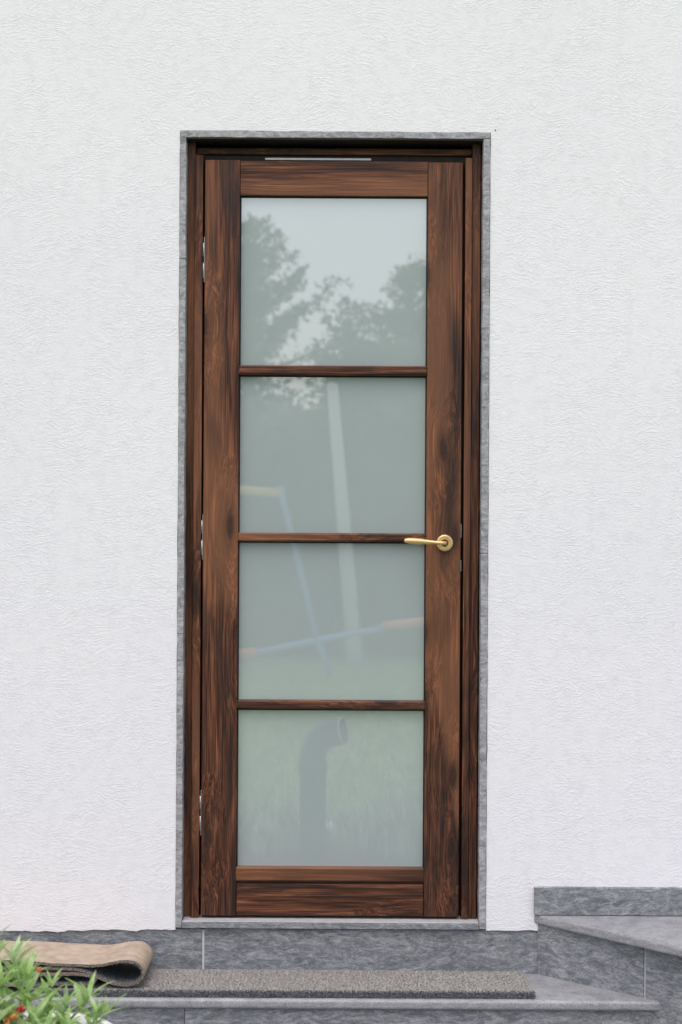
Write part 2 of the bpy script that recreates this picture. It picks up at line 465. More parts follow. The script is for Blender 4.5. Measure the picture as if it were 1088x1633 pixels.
def wall_mesh():
    pts = []
    def rough_line(x0, z0, x1, z1, n, amp, sd):
        for i in range(n + 1):
            t = i / n
            w = noise.noise(Vector((x0 + (x1 - x0) * t, 0, sd)) * 19) + 0.5 * noise.noise(Vector((x0 + (x1 - x0) * t, 5, sd)) * 61)
            pts.append((x0 + (x1 - x0) * t, z0 + (z1 - z0) * t + amp * w * (0 if i in (0, n) else 1)))
    xl0, zl0 = P(0, 1487); xl1, zl1 = P(281, 1482)
    pts.append((-4.0, zl0 - 0.003))
    rough_line(xl0 - 0.4, zl0 - 0.003, xl1, zl1, 90, 0.0062, 3.1)
    def rough_up(x, z0, z1, n, amp, sd):
        for i in range(n + 1):
            z = z0 + (z1 - z0) * i / n
            w = noise.noise(Vector((0, z, sd)) * 21) + 0.5 * noise.noise(Vector((3, z, sd)) * 70)
            pts.append((x + amp * w, z))
    rough_up(TX0, zl1, TZ1, 70, 0.0014, 8.2)
    rough_line(TX0, TZ1, TX1, TZ1, 40, 0.0016, 5.5)
    rough_up(TX1, TZ1, PZ, 70, 0.0014, 9.9)
    xr, _ = P(853, 1480)
    rough_line(TX1, PZ, xr, PZ, 16, 0.0024, 1.7)
    pts.append((4.0, PZ)); pts.append((4.0, 4.2)); pts.append((-4.0, 4.2))
    from mathutils.geometry import delaunay_2d_cdt
    q = []
    for p in pts:
        if not q or (p[0] - q[-1][0]) ** 2 + (p[1] - q[-1][1]) ** 2 > 1e-6: q.append(p)
    vs, _, fs, *_ = delaunay_2d_cdt([Vector(p) for p in q], [], [list(range(len(q)))], 1, 1e-6)
    bm = bmesh.new()
    c = Vector((0, 0.12, 0))
    f = [bm.verts.new((p.x - c.x, 0 - c.y, p.y - c.z)) for p in vs]
    bk = [bm.verts.new((p.x - c.x, 0.24 - c.y, p.y - c.z)) for p in vs]
    for t in fs:
        bm.faces.new([f[i] for i in t]); bm.faces.new([bk[i] for i in t][::-1])
    for e in [e for e in bm.edges if len(e.link_faces) == 1 and e.verts[0].co.y < 0]:
        i, j = f.index(e.verts[0]), f.index(e.verts[1])
        bm.faces.new((f[i], f[j], bk[j], bk[i]))
    return bm_obj('plaster', bm, M['plaster'], house, c)
wall_mesh()

plinth = empty('plinth', (0, 0.1, 0.1), house)
jx = P(324, 1520)[0]
box('grout', -3.98, 3.98, 0.0075, 0.22, 0.0, PZ - 0.004, M['grout'], plinth)
edges = [-3.2, -2.25, -1.3, jx, P(856, 1520)[0] + 0.02, 1.5, 2.4, 3.3]
for i in range(len(edges) - 1):
    box('slab', edges[i] + 0.003, edges[i + 1] - 0.003, 0.005, 0.03, 0.0, PZ + (0.0 if i != 2 else -0.001), M['stone'], plinth, 0.0015, 1)

sur = empty('door_surround', ((OX0 + OX1) / 2, 0.05, OZ0), house)
cuts = [PZ + 0.003, P(290, 1010)[1], P(290, 412)[1], OZ1 - 0.0005]
for a, b_ in zip(cuts[:-1], cuts[1:]):
    box('side_trim', TX0 + 0.001, OX0, -0.004, 0.11, a + 0.0004, b_ - 0.0004, M['stone_edge'], sur, 0.0012, 1, rough=0.0015, step=0.02, seed=1)
cuts = [PZ + 0.003, P(290, 880)[1], P(290, 520)[1], OZ1 - 0.0005]
for a, b_ in zip(cuts[:-1], cuts[1:]):
    box('side_trim', OX1, TX1 - 0.001, -0.004, 0.11, a + 0.0004, b_ - 0.0004, M['stone_edge'], sur, 0.0012, 1, rough=0.0015, step=0.02, seed=2)
box('head_trim', TX0 + 0.001, TX1 - 0.001, -0.004, 0.11, OZ1, TZ1 - 0.001, M['stone_edge'], sur, 0.0012, 1, rough=0.0013, step=0.02, seed=3)
box('sill', OX0 + 0.0008, OX1 - 0.0008, -0.008, 0.13, PZ + 0.003, OZ0, M['stone'], sur, 0.0015, 2, rough=0.0006, step=0.03, seed=4)
sx = P(320, 1470)[0]
box('sill_cap', OX0 + 0.001, OX1 - 0.001, -0.006, 0.13, OZ0 + 0.0002, OZ0 + 0.0035, M['sill_cap'], sur, 0.001, 1)
nx, nz = P(790, 207)
tube('nail_head', [(nx, 0.004, nz), (nx, -0.003, nz)], [0.0019, 0.0015], M['pipe'], house, 10)

# ------------------------------------------------------------------ door
DZ = OZ0 + 0.0037
door = empty('door', ((OX0 + OX1) / 2, 0.06, DZ))
tag(door, 'dark stained wooden door with four stacked milky glass panes and brass lever handle', 'door')
YF = 0.028      # front of leaf
LX0 = (P(328, 253, YF)[0] + P(320, 1462, YF)[0]) / 2
LX1 = (P(740, 258, YF)[0] + P(729.5, 1462, YF)[0]) / 2
LZ1 = P(530, 255.5, YF)[1]; LZ0 = P(525, 1461, YF)[1]
SLX = (P(384.5, 260, YF)[0] + P(375.5, 1455, YF)[0]) / 2   # inner edge of hinge stile
SRX = (P(685, 260, YF)[0] + P(673.5, 1455, YF)[0]) / 2     # inner edge of lock stile

# frame: outer members set back, stop beads standing forward
fr = empty('door_frame', ((OX0 + OX1) / 2, 0.1, DZ), door)
jl1 = P(309, 841, 0.06)[0]; bl1 = P(320.8, 841, 0.03)[0]
box('jamb', OX0, jl1, 0.045, 0.15, DZ, OZ1 - 0.0045, M['wood_v'], fr, 0.001, 1)
box('stop_bead', jl1 + 0.0005, bl1, 0.031, 0.15, DZ, P(310, 246, 0.031)[1], M['wood_v'], fr, 0.002, 2)
br0 = (P(743, 260, 0.03)[0] + P(735.5, 1460, 0.03)[0]) / 2
box('stop_bead', br0, P(750.5, 841, 0.03)[0], 0.031, 0.15, DZ, P(745, 251, 0.031)[1], M['wood_v'], fr, 0.002, 2)
box('jamb', P(750.9, 841, 0.03)[0], OX1 - 0.004, 0.038, 0.15, DZ, OZ1 - 0.0045, M['wood_v'], fr, 0.0015, 2)
box('shadow_strip', OX1 - 0.0038, OX1 - 0.0002, 0.06, 0.15, DZ, OZ1 - 0.0045, M['shade_dark_wood'], fr)
box('head_liner', OX0 + 0.0005, OX1 - 0.0005, -0.001, 0.149, OZ1 - 0.004, OZ1 - 0.0003, M['shade_dark_wood'], fr)  # thin added sheet whose near-black colour carries the soffit shade
hz = P(535, 240, 0.10)[1]
box('head', jl1 + 0.001, P(751, 841, 0.03)[0] - 0.001, 0.10, 0.148, hz, OZ1 - 0.0045, M['shade_dark_wood'], fr, 0.001, 1)
box('head_bead', jl1 + 0.001, P(751, 841, 0.03)[0] - 0.001, 0.066, 0.15, P(535, 246.5, 0.066)[1], hz - 0.0005, M['wood_h'], fr, 0.0015, 2)
# rebate behind the leaf closes the gaps
box('rebate', OX0 + 0.002, LX0 + 0.012, 0.078, 0.149, DZ, hz - 0.01, M['shade_dark_wood'], fr)
box('rebate', LX1 - 0.012, OX1 - 0.004, 0.078, 0.149, DZ, hz - 0.01, M['shade_dark_wood'], fr)
box('rebate', LX0 + 0.0125, LX1 - 0.0125, 0.078, 0.149, LZ1 - 0.012, hz - 0.01, M['shade_dark_wood'], fr)
box('rebate', LX0 + 0.0125, LX1 - 0.0125, 0.078, 0.149, DZ, LZ0 + 0.012, M['shade_dark_wood'], fr)
wx0, wz = P(423, 252, 0.05); wx1, _ = P(592, 255, 0.05)
box('pale_strip', wx0, wx1, 0.045, 0.077, P(508, 255.5, 0.05)[1], P(508, 252.2, 0.05)[1], M['strip'], fr, 0.0005, 1)  # thin pale strip above the leaf

# leaf: stiles, rails, glazing bars, panes
YB = 0.072
box('stile', LX0, SLX - 0.0006, YF, YB, LZ0, LZ1, M['wood_v'], door, 0.0022, 3)
box('stile', SRX + 0.0006, LX1, YF, YB, LZ0, LZ1 - 0.003, M['wood_v'], door, 0.0022, 3)
tr0 = P(530, 311.5, YF)[1]
box('top_rail', SLX + 0.0003, SRX - 0.0003, YF + 0.0012, YB, tr0, LZ1 - 0.0015, M['wood_h'], door, 0.0018, 3)
brz1 = P(524, 1409.5, YF)[1]
box('bottom_rail', SLX + 0.0003, SRX - 0.0003, YF + 0.001, YB, LZ0 + 0.0005, brz1, M['wood_h'], door, 0.0025, 1)
YG = 0.046
bars = [(582.5, 598), (849.5, 863.5), (1116.5, 1131)]
bz = []
for a, b_ in bars:
    z1, z0 = P(531, a, YF)[1], P(531, b_, YF)[1]
    bz.append((z0, z1))
    box('glazing_bar', SLX - 0.002, SRX + 0.002, YF - 0.004, YG + 0.004, z0, z1, M['wood_h'], door, 0.0045, 1)
box('rail_tongue', SLX + 0.0004, SRX - 0.0004, YF + 0.008, YG - 0.0005, brz1 - 0.003, P(525, 1404, YF)[1], M['shade_dark_wood'], door)
z1, z0 = P(525, 1382.5, YF)[1], P(525, 1405.5, YF)[1]
box('glazing_bead', SLX - 0.002, SRX + 0.002, YF - 0.003, YG + 0.004, z0, z1, M['wood_h'], door, 0.0045, 1)
spans = [(bz[0][1], tr0), (bz[1][1], bz[0][0]), (bz[2][1], bz[1][0]), (z1, bz[2][0])]
labels = ['topmost glass pane mirroring sky and tree tops', 'second glass pane from the top mirroring trees and a pale post',
          'third glass pane from the top mirroring a blue play frame', 'lowest glass pane mirroring lawn and a bent pipe']
for (a, b_), lb in zip(spans, labels):
    g = box('glass_pane', SLX - 0.003, SRX + 0.003, YG, YG + 0.012, a - 0.004, b_ + 0.004, M['glass'], door)
    g['label'] = lb
    # thin black strip on three sides of each pane
    box('black_inset', SLX - 0.0004, SLX + 0.0028, YG - 0.004, YG - 0.0002, a, b_, M['black_inset'], g)
    box('black_inset', SRX - 0.0028, SRX + 0.0004, YG - 0.004, YG - 0.0002, a, b_, M['black_inset'], g)
    box('black_inset', SLX + 0.003, SRX - 0.003, YG - 0.004, YG - 0.0002, b_ - 0.0042, b_ + 0.0006, M['black_inset'], g)

# handle
hx, hzc = P(709.5, 865.5, YF - 0.008)
handle = empty('handle', (hx, YF, hzc), door)
def lathe_y(name, cx, cz, prof, material, parent, n=40):
    V, Fc = [], []
    for y, r in prof:
        for k in range(n):
            a = 2 * math.pi * k / n
            V.append((cx + r * math.cos(a), y, cz + r * math.sin(a)))
    for i in range(len(prof) - 1):
        for k in range(n):
            Fc.append((i * n + k, i * n + (k + 1) % n, (i + 1) * n + (k + 1) % n, (i + 1) * n + k))
    Fc.append(tuple((len(prof) - 1) * n + k for k in range(n)))
    return mesh_obj(name, V, Fc, material, parent, None, True)
R = 0.0228
lathe_y('rose', hx, hzc, [(YF, R), (YF - 0.006, R), (YF - 0.0078, R - 0.0006), (YF - 0.009, R - 0.002), (YF - 0.0092, R - 0.004),
                          (YF - 0.0092, 0.0105), (YF - 0.0088, 0.0098), (YF - 0.003, 0.0092), (YF - 0.0028, 0.0)], M['brass'], handle)
lathe_y('rose_socket', hx, hzc, [(YF - 0.0029, 0.0091), (YF - 0.0034, 0.0086), (YF - 0.0036, 0.0)], M['black_inset'], handle, 24)
tipx, tipz = P(645, 862, YF - 0.05)
pts, rad = [], []
for y in (YF - 0.003, YF - 0.018, YF - 0.034):
    pts.append((hx, y, hzc)); rad.append(0.0062)
for k in range(1, 6):
    a = math.pi / 2 * k / 5
    pts.append((hx - 0.012 * (1 - math.cos(a)), YF - 0.034 - 0.012 * math.sin(a), hzc + 0.0008 * k / 5)); rad.append(0.0062 - 0.0012 * k / 5)
x0 = hx - 0.012
prof = [(0.08, .0050), (0.18, .0052), (0.3, .0060), (0.42, .0072), (0.55, .0082), (0.68, .0085), (0.8, .0081), (0.9, .0070), (0.965, .0056), (0.99, .0045), (1.0, .0028)]
for t, r in prof:
    pts.append((x0 + (tipx - x0) * t, YF - 0.046 + 0.004 * math.sin(math.pi * t), hzc + 0.0008 + (tipz - hzc) * t)); rad.append(r)
tube('lever', pts, rad, M['brass'], handle, 20)

# hinges in the left gap, strike plates in the right gap
for va, vb in ((377, 449), (820, 892), (1260, 1332)):
    um = 325 - (va + 36 - 413) * 0.0064
    xa, za = P(um, va, YF); _, zb = P(um, vb, YF)
    hg = empty('hinge', (xa, YF, zb), door)
    zm = (za + zb) / 2
    box('hinge_leaf', LX0 - 0.0022, LX0 - 0.0004, YF + 0.003, YF + 0.03, zb, za, M['steel'], hg, 0.0004, 1)
    for a, b_ in ((zb + 0.012, zm - 0.009), (zm + 0.009, za - 0.016)):
        tube('knuckle', [(LX0 - 0.0036, YF + 0.006, a), (LX0 - 0.0036, YF + 0.006, b_)], [0.0019, 0.0019], M['steel'], hg, 10)
for ua, va, vb in ((737.5, 835, 857), (736, 893, 911)):
    xa, za = P(ua, va, YF); _, zb = P(ua, vb, YF)
    box('strike_plate', LX1 + 0.0004, LX1 + 0.0024, YF + 0.006, YF + 0.03, zb, za, M['steel'], door, 0.0003, 1)

# ------------------------------------------------------------------ stone steps
TRZ = P(856, 1553)[1]; TT = 0.026          # tread top
FY = -0.262
Ax, _ = P(857, 1553)
rd = Vector((0.738, -0.675)).normalized()   # run of the landing's diagonal riser
def along(x0, d, t): return (x0 + d.x * t, d.y * t)
step = empty('stone_step', (-0.2, -0.12, 0))
tag(step, 'low grey stone step below the door with doormat lying on it', 'step')
jt = P(329, 1600, FY)[0]
tEnd = -FY / -rd.y
cr = along(Ax, rd, tEnd)
tread = empty('tread', (-0.2, -0.12, TRZ - TT), step)
for a, b_ in ((-2.6, -1.5), (-1.4975, jt - 0.0012)):
    prism('slab', [(a, FY), (b_, FY), (b_, 0.004), (a, 0.004)], TRZ - TT, TRZ, M['stone_top'], tread, 0.009, 4, [0])
prism('slab', [(jt + 0.0012, FY), (cr[0] + 0.006, FY), (Ax - 0.002, 0.004), (jt + 0.0012, 0.004)], TRZ - TT, TRZ, M['stone_top'], tread, 0.009, 4, [0])
box('grout', jt - 0.001, jt + 0.001, FY + 0.003, 0.0, TRZ - TT + 0.004, TRZ - 0.0012, M['grout'], tread)
riser = empty('riser', (-0.2, FY + 0.03, 0), step)
box('grout', -2.58, cr[0] - 0.02, FY + 0.024, -0.02, 0.0, TRZ - TT - 0.001, M['grout'], riser)
rj = [-2.6, -1.5, P(294, 1625, FY)[0], P(1049, 1625, FY)[0]]
for a, b_ in zip(rj[:-1], rj[1:]):
    box('slab', a + 0.0005, b_ - 0.0005, FY + 0.014, FY + 0.028, 0.0, TRZ - TT - 0.0008, M['stone'], riser, 0.0012, 1)

landing = empty('stone_landing', (1.4, -0.5, 0))
tag(landing, 'raised grey stone landing with slanting front edge right of the door', 'landing')
Lx, Lz = P(852, 1457.5)
ld = Vector((0.675, -0.738)).normalized()
LT = 0.024
far = along(Lx, ld, 1.35)
prism('tread', [(Lx, 0.004), (Lx, 0.0), far, (3.0, far[1]), (3.0, 0.004)], Lz - LT, Lz, M['stone_top'], landing, 0.008, 4, [1, 2])
ris = empty('riser', (Ax, 0, 0), landing)
nrm = Vector((-rd.y, rd.x)) * -1      # towards the lower step
if nrm.x > 0: nrm = -nrm
def riser_slab(t0, t1):
    th = 0.018
    a, b_ = along(Ax, rd, t0), along(Ax, rd, t1)
    poly = [a, b_, (b_[0] - nrm.x * th, b_[1] - nrm.y * th), (a[0] - nrm.x * th, a[1] - nrm.y * th)]
    prism('slab', poly, 0.0, Lz - LT - 0.0005, M['stone'], ris, 0.001, 1)
def t_at(u):        # where the riser line crosses a photo column
    k = (u - 544 + K * 730) / F
    return (k * D - Ax) / (rd.x - k * rd.y)
tj = t_at(1028)
riser_slab(0.001, tj - 0.0032); riser_slab(tj + 0.0032, 0.95); riser_slab(0.954, 1.35)
a, b_ = along(Ax + 0.0045, rd, 0.002), along(Ax + 0.0045, rd, 1.33)
gx = [(p[0] - nrm.x * 0.001, p[1] - nrm.y * 0.001) for p in (a, b_)]
prism('grout', [gx[0], gx[1], (3.0, gx[1][1]), (3.0, -0.004)], 0.0, Lz - LT - 0.001, M['grout'], landing)
sx0, sz1 = P(851.5, 1413)
box('skirting', sx0, 1.55, -0.016, 0.0045, Lz + 0.0012, sz1, M['stone'], landing, 0.0015, 2)
box('skirting', 1.553, 3.0, -0.016, 0.0045, Lz + 0.0012, sz1, M['stone'], landing, 0.0015, 2)

# ------------------------------------------------------------------ doormat
MH = 0.018
mz0 = TRZ + 0.0005; mz1 = TRZ + MH
fr_r = P(853, 1581, -0.24); bk_r = P(827, 1548, -0.04)
mat_poly = [(-0.80, -0.247), (fr_r[0], -0.241), (bk_r[0], -0.036), (-0.80, -0.034)]
dm = empty('doormat', (-0.15, -0.14, mz0))
tag(dm, 'flat grey brown looped doormat lying on the stone step', 'doormat')
prism('mat_base', mat_poly, mz0, mz1 - 0.003, M['mat_core'], dm)
def strands(n, sampler, wid, length, lift):
    V, Fc = [], []
    for i in range(n):
        p, nrm_, tdir = sampler()
        side = nrm_.cross(tdir).normalized() * wid * random.uniform(.6, 1.2)
        L = length * random.uniform(.5, 1.3)
        a = p - tdir * L * .5
        m_ = p + nrm_ * lift * random.uniform(.4, 1.3)
        c = p + tdir * L * .5
        b0 = len(V)
        for q in (a, m_, c):
            V.append(tuple(q - side * .5)); V.append(tuple(q + side * .5))
        Fc += [(b0, b0 + 1, b0 + 3, b0 + 2), (b0 + 2, b0 + 3, b0 + 5, b0 + 4)]
    return V, Fc
def top_sampler():
    s, t = random.random(), random.random()
    row = round(t * 16) / 16 + random.gauss(0, .012)
    t = min(max(row if random.random() < .6 else t, 0), 1)
    xl = mat_poly[0][0] + (mat_poly[3][0] - mat_poly[0][0]) * t
    xr = mat_poly[1][0] + (mat_poly[2][0] - mat_poly[1][0]) * t
    x = xl + (xr - xl) * s
    y = (mat_poly[0][1] + (mat_poly[1][1] - mat_poly[0][1]) * s) * (1 - t) + (mat_poly[3][1] + (mat_poly[2][1] - mat_poly[3][1]) * s) * t
    an = random.gauss(0, 0.7)
    return Vector((x, y, mz1 - 0.003)), Vector((0, 0, 1)), Vector((math.cos(an), math.sin(an), random.uniform(-.2, .2))).normalized()
V, Fc = strands(30000, top_sampler, 0.0028, 0.011, 0.0022)
tag(mesh_obj('loop_pile', V, Fc, M['pile'], dm), kind='stuff')
def edge_sampler():
    s = random.random()
    z = random.uniform(mz0 + 0.001, mz1 - 0.001)
    an = random.uniform(-1.6, 1.6)
    if True:
        x = mat_poly[0][0] + (mat_poly[1][0] - mat_poly[0][0]) * s
        y = mat_poly[0][1] + (mat_poly[1][1] - mat_poly[0][1]) * s
        return Vector((x, y - 0.0006, z)), Vector((0, -1, 0)), Vector((math.cos(an), 0, math.sin(an)))
    x = mat_poly[1][0] + (mat_poly[2][0] - mat_poly[1][0]) * s
    y = mat_poly[1][1] + (mat_poly[2][1] - mat_poly[1][1]) * s
    return Vector((x + 0.0006, y, z)), Vector((1, 0, 0)), Vector((0, math.cos(an), math.sin(an)))
V, Fc = strands(9000, edge_sampler, 0.0022, 0.008, 0.004)
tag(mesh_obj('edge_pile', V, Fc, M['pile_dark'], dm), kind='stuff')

# ------------------------------------------------------------------ folded mat lying on the doormat's left end
YFR, YBK = -0.236, -0.03
def fp(u, v):
    x, z = P(u, v, YFR)
    return Vector((x, 0, z))
ctrl = [(-190, 1538), (-90, 1540), (0, 1541), (60, 1543), (115, 1547), (155, 1547), (192, 1541.5), (212, 1542.5), (225, 1551), (228, 1563),
        (220, 1574.5), (205, 1578.5), (186, 1577), (166, 1570.5), (146, 1561), (124, 1554.5), (90, 1552.5), (40, 1551.5), (-40, 1551), (-120, 1551),
        (-143, 1553), (-150, 1557), (-143, 1561.5), (-120, 1563.5), (-40, 1562.5), (50, 1562), (100, 1562), (130, 1562.5), (146, 1565), (152, 1570.5), (146, 1576),
        (130, 1578), (60, 1578.5), (-40, 1578.5), (-190, 1578.5)]
pp = [fp(*c) for c in ctrl]
def catmull(p, sub=5):
    out = []
    for i in range(len(p) - 1):
        a, b, c, d = p[max(i - 1, 0)], p[i], p[i + 1], p[min(i + 2, len(p) - 1)]
        for k in range(sub):
            t = k / sub
            out.append(0.5 * ((2 * b) + (c - a) * t + (2 * a - 5 * b + 4 * c - d) * t * t + (-a + 3 * b - 3 * c + d) * t ** 3))
    out.append(p[-1])
    return out
cl = catmull(pp)
zmin = min(p.z for p in cl)
TH = 0.0072
lift = (mz1 + 0.0015 + TH / 2) - zmin
for p in cl: p.z += lift
outer, inner = [], []
for i, p in enumerate(cl):
    t = (cl[min(i + 1, len(cl) - 1)] - cl[max(i - 1, 0)]).normalized()
    nn = Vector((-t.z, 0, t.x))
    outer.append(p + nn * TH / 2); inner.append(p - nn * TH / 2)
NY = 8
def sheet(name, off_pts, material, parent, flip=False):
    V, Fc = [], []
    for j in range(NY + 1):
        y = YFR + (YBK - YFR) * j / NY
        for p in off_pts:
            w = 0.003 * noise.noise(Vector((p.x * 11, y * 15, p.z * 20))) + 0.0008 * noise.noise(Vector((p.x * 60, y * 40, 3)))
            V.append((p.x + 0.4 * w + 0.012 * (j / NY) * max(0, p.x + 0.55) , y + (0.002 * noise.noise(Vector((p.x * 40, p.z * 40, j * 9.1))) if j in (0, NY) else 0), p.z + w))
    m = len(off_pts)
    for j in range(NY):
        for i in range(m - 1):
            q = (j * m + i, j * m + i + 1, (j + 1) * m + i + 1, (j + 1) * m + i)
            Fc.append(q if not flip else q[::-1])
    return V, Fc
fm = empty('folded_mat', (-0.75, (YFR + YBK) / 2, mz1 + 0.001))
tag(fm, 'tan backed mat folded over on itself at the left end of the doormat', 'mat')
Vo, Fo = sheet('o', outer, None, None)
mesh_obj('tan_backing', Vo, Fo, M['tan'], fm, None, True)
Vi, Fi = sheet('i', inner, None, None, True)
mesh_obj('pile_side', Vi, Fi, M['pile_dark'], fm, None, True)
m_ = len(cl)
ev = [Vo[i] for i in range(m_)] + [Vi[i] for i in range(m_)]
ef = [(i, i + 1, m_ + i + 1, m_ + i) for i in range(m_ - 1)]
bo = (NY) * m_
ev += [Vo[bo + i] for i in range(m_)] + [Vi[bo + i] for i in range(m_)]
ef += [(2 * m_ + i, 2 * m_ + i + 1, 3 * m_ + i + 1, 3 * m_ + i) for i in range(m_ - 1)]
mesh_obj('cut_edge', ev, ef, M['tan_pile'], fm)
def fold_sampler():
    i = random.randrange(1, m_ - 1)
    p = inner[i]
    t = (cl[i + 1] - cl[i - 1]).normalized()
    nn = Vector((t.z, 0, -t.x))
    y = random.uniform(YFR - 0.001, YFR + 0.05)
    an = random.uniform(-1.6, 1.6)
    return Vector((p.x, y, p.z)) + nn * 0.0005, (nn + Vector((0, -0.5, 0))).normalized(), (t * math.cos(an) + Vector((0, 1, 0)) * math.sin(an)).normalized()
V, Fc = strands(3500, fold_sampler, 0.0016, 0.004, 0.0022)
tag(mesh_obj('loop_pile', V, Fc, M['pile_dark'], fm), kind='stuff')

# ------------------------------------------------------------------ potted plant at the left, nearer the camera
PX, PY = -0.63, -1.20
RIMZ = 0.352
plant = empty('potted_plant', (PX, PY, 0.006))
tag(plant, 'leafy green plant with narrow leaves and red buds in a white pot', 'plant')
def lathe_z(name, cx, cy, prof, material, parent, n=48):
    V, Fc = [], []
    for r, z in prof:
        for k in range(n):
            a = 2 * math.pi * k / n
            V.append((cx + r * math.cos(a), cy + r * math.sin(a), z))
    for i in range(len(prof) - 1):
        for k in range(n):
            Fc.append((i * n + k, i * n + (k + 1) % n, (i + 1) * n + (k + 1) % n, (i + 1) * n + k))
    Fc.append(tuple(range(n - 1, -1, -1)))
    return mesh_obj(name, V, Fc, material, parent, None, True)
lathe_z('pot', PX, PY, [(0.115, 0.006), (0.125, 0.012), (0.165, 0.285), (0.172, 0.297), (0.186, 0.302), (0.190, 0.309), (0.190, RIMZ - 0.006), (0.187, RIMZ), (0.176, RIMZ),
                        (0.172, RIMZ - 0.006), (0.165, 0.33), (0.16, 0.28)], M['pot'], plant)
lathe_z('soil', PX, PY, [(0.168, RIMZ - 0.03), (0.1, RIMZ - 0.018), (0.001, RIMZ - 0.012)], M['soil'], plant)

def leaf_mesh(L, W, curl, fold, name='leaf'):
    V, Fc = [], []
    n = 8
    for i in range(n + 1):
        t = i / n
        w = W * (math.sin(math.pi * min(1, t ** 0.75 * 0.97 + 0.02)) ** 0.85) * 0.5 + 0.0006 * (1 - t)
        y = L * (t - 0.12 * curl * t * t)
        z = -curl * L * 0.5 * t * t
        V += [(-w, y, z + fold * w), (0, y, z), (w, y, z + fold * w)]
    for i in range(n):
        a = i * 3
        Fc += [(a, a + 1, a + 4, a + 3), (a + 1, a + 2, a + 5, a + 4)]
    me = bpy.data.meshes.new(name)
    me.from_pydata(V, [], Fc)
    me.polygons.foreach_set('use_smooth', [True] * len(me.polygons))
    me.materials.append(M['leaf'])
    return me
leafs = [leaf_mesh(L, W, c, f) for L, W, c, f in ((0.10, 0.020, .3, .5), (0.115, 0.021, .5, .35), (0.09, 0.017, .12, .6), (0.125, 0.018, .65, .3))]
def put_leaf(p, az, el, sc, roll=0.0, me=None):
    o = bpy.data.objects.new('leaf', me or random.choice(leafs))
    scene.collection.objects.link(o)
    o.parent = plant
    o.location = Vector(p) - WLOC[plant.name]
    o.rotation_mode = 'ZXY'
    o.rotation_mode = 'XYZ'
    o.rotation_euler = (el, roll, az)
    o.scale = (sc, sc, sc)
stem_tops = [(-0.155, 0.04, 0.575), (-0.115, -0.02, 0.565), (-0.08, 0.03, 0.575), (-0.17, 0.00, 0.50), (-0.03, 0.01, 0.535), (-0.05, -0.03, 0.49), (0.005, -0.02, 0.50),
             (0.045, 0.02, 0.49), (0.08, -0.01, 0.46), (0.12, 0.03, 0.465), (0.145, -0.03, 0.445), (-0.13, 0.06, 0.53), (-0.10, -0.06, 0.46), (0.02, -0.07, 0.44), (0.09, -0.06, 0.43),
             (-0.15, -0.07, 0.48), (-0.06, -0.09, 0.44), (0.05, -0.10, 0.43), (-0.02, 0.05, 0.50), (0.16, 0.0, 0.44), (-0.19, -0.04, 0.46)]
for i, (dx, dy, tz) in enumerate(stem_tops):
    tz -= 0.045 if dx > 0.03 else 0.03 if dx > -.06 else 0.022
    base = Vector((PX + dx * 0.55, PY + dy * 0.6, RIMZ - 0.03))
    top = Vector((PX + dx, PY + dy, tz))
    mid = (base + top) / 2 + Vector((random.uniform(-.01, .01), random.uniform(-.01, .01), 0.01))
    tube('stem', [base, mid, top], [0.0032, 0.0026, 0.0014], M['stem'], plant, 6)
    H = (top - base).length
    n = max(7, int(H / 0.009))
    for k in range(n):
        t = (k + 0.6) / n
        p = base.lerp(mid, t * 2) if t < .5 else mid.lerp(top, t * 2 - 1)
        az = k * 2.4 + i * 1.1 + random.uniform(-.4, .4)
        el = random.uniform(0.15, 0.6) + 0.75 * t ** 2
        put_leaf(p, az, el, random.uniform(.65, 1.05) * (1 - 0.35 * t), random.uniform(-.4, .4))
    for k in range(4):
        put_leaf(top, k * 1.57 + i, random.uniform(.9, 1.35), random.uniform(.4, .65), 0)
def bud(u, v, y, r, material):
    x, z = P(u, v, y)
    bm = bmesh.new()
    for k in range(9):
        q = bmesh.ops.create_icosphere(bm, subdivisions=2, radius=r * random.uniform(.45, .7))
        d = Vector((random.gauss(0, .5), random.gauss(0, .5), random.gauss(0, .55))) * r
        for w in q['verts']:
            w.co = Vector((w.co.x, w.co.y * .7, w.co.z * 1.15)) + d + Vector((noise.noise(w.co * 300 + d * 50), noise.noise(w.co * 300 + d * 90), 0)) * r * .25
    return bm_obj('flower_bud', bm, material, plant, (x, y, z), True)
bud(32, 1608, PY - 0.06, 0.0072, M['petal_red'])
bud(22, 1620, PY - 0.07, 0.008, M['petal_orange'])
bud(10, 1629, PY - 0.06, 0.008, M['petal_orange'])
bud(63, 1546, PY - 0.01, 0.0036, M['petal_orange'])
# ------------------------------------------------------------------ behind the camera, mirrored in the glass
def clump(name, label, x, y, n, h, spread, group):
    V, Fc = [], []
    for i in range(n):
        an = random.uniform(0, 6.28); L = h * random.uniform(.55, 1.15)
        lean = random.uniform(.1, .9) * spread
        bx, by = random.gauss(0, .05), random.gauss(0, .05)
        w = random.uniform(.007, .015)
        d = Vector((math.cos(an), math.sin(an), 0)); s = Vector((-d.y, d.x, 0)) * w
        b0 = len(V); seg = 4
        for k in range(seg + 1):
            t = k / seg
            p = Vector((x + bx, y + by, 0.01)) + d * lean * L * t ** 1.7 + Vector((0, 0, L * (t - .25 * lean * t * t)))
            ww = s * (1 - t * .92) * (0.6 + t if t < .4 else 1)
            V += [tuple(p - ww), tuple(p + ww)]
        for k in range(seg):
            Fc.append((b0 + 2 * k, b0 + 2 * k + 1, b0 + 2 * k + 3, b0 + 2 * k + 2))
    e = empty(name, (x, y, 0.01))
    tag(e, label, 'plant', group)
    mesh_obj('foliage', V, Fc, M['leaf_dull'], e)
    return e
k_ = 0
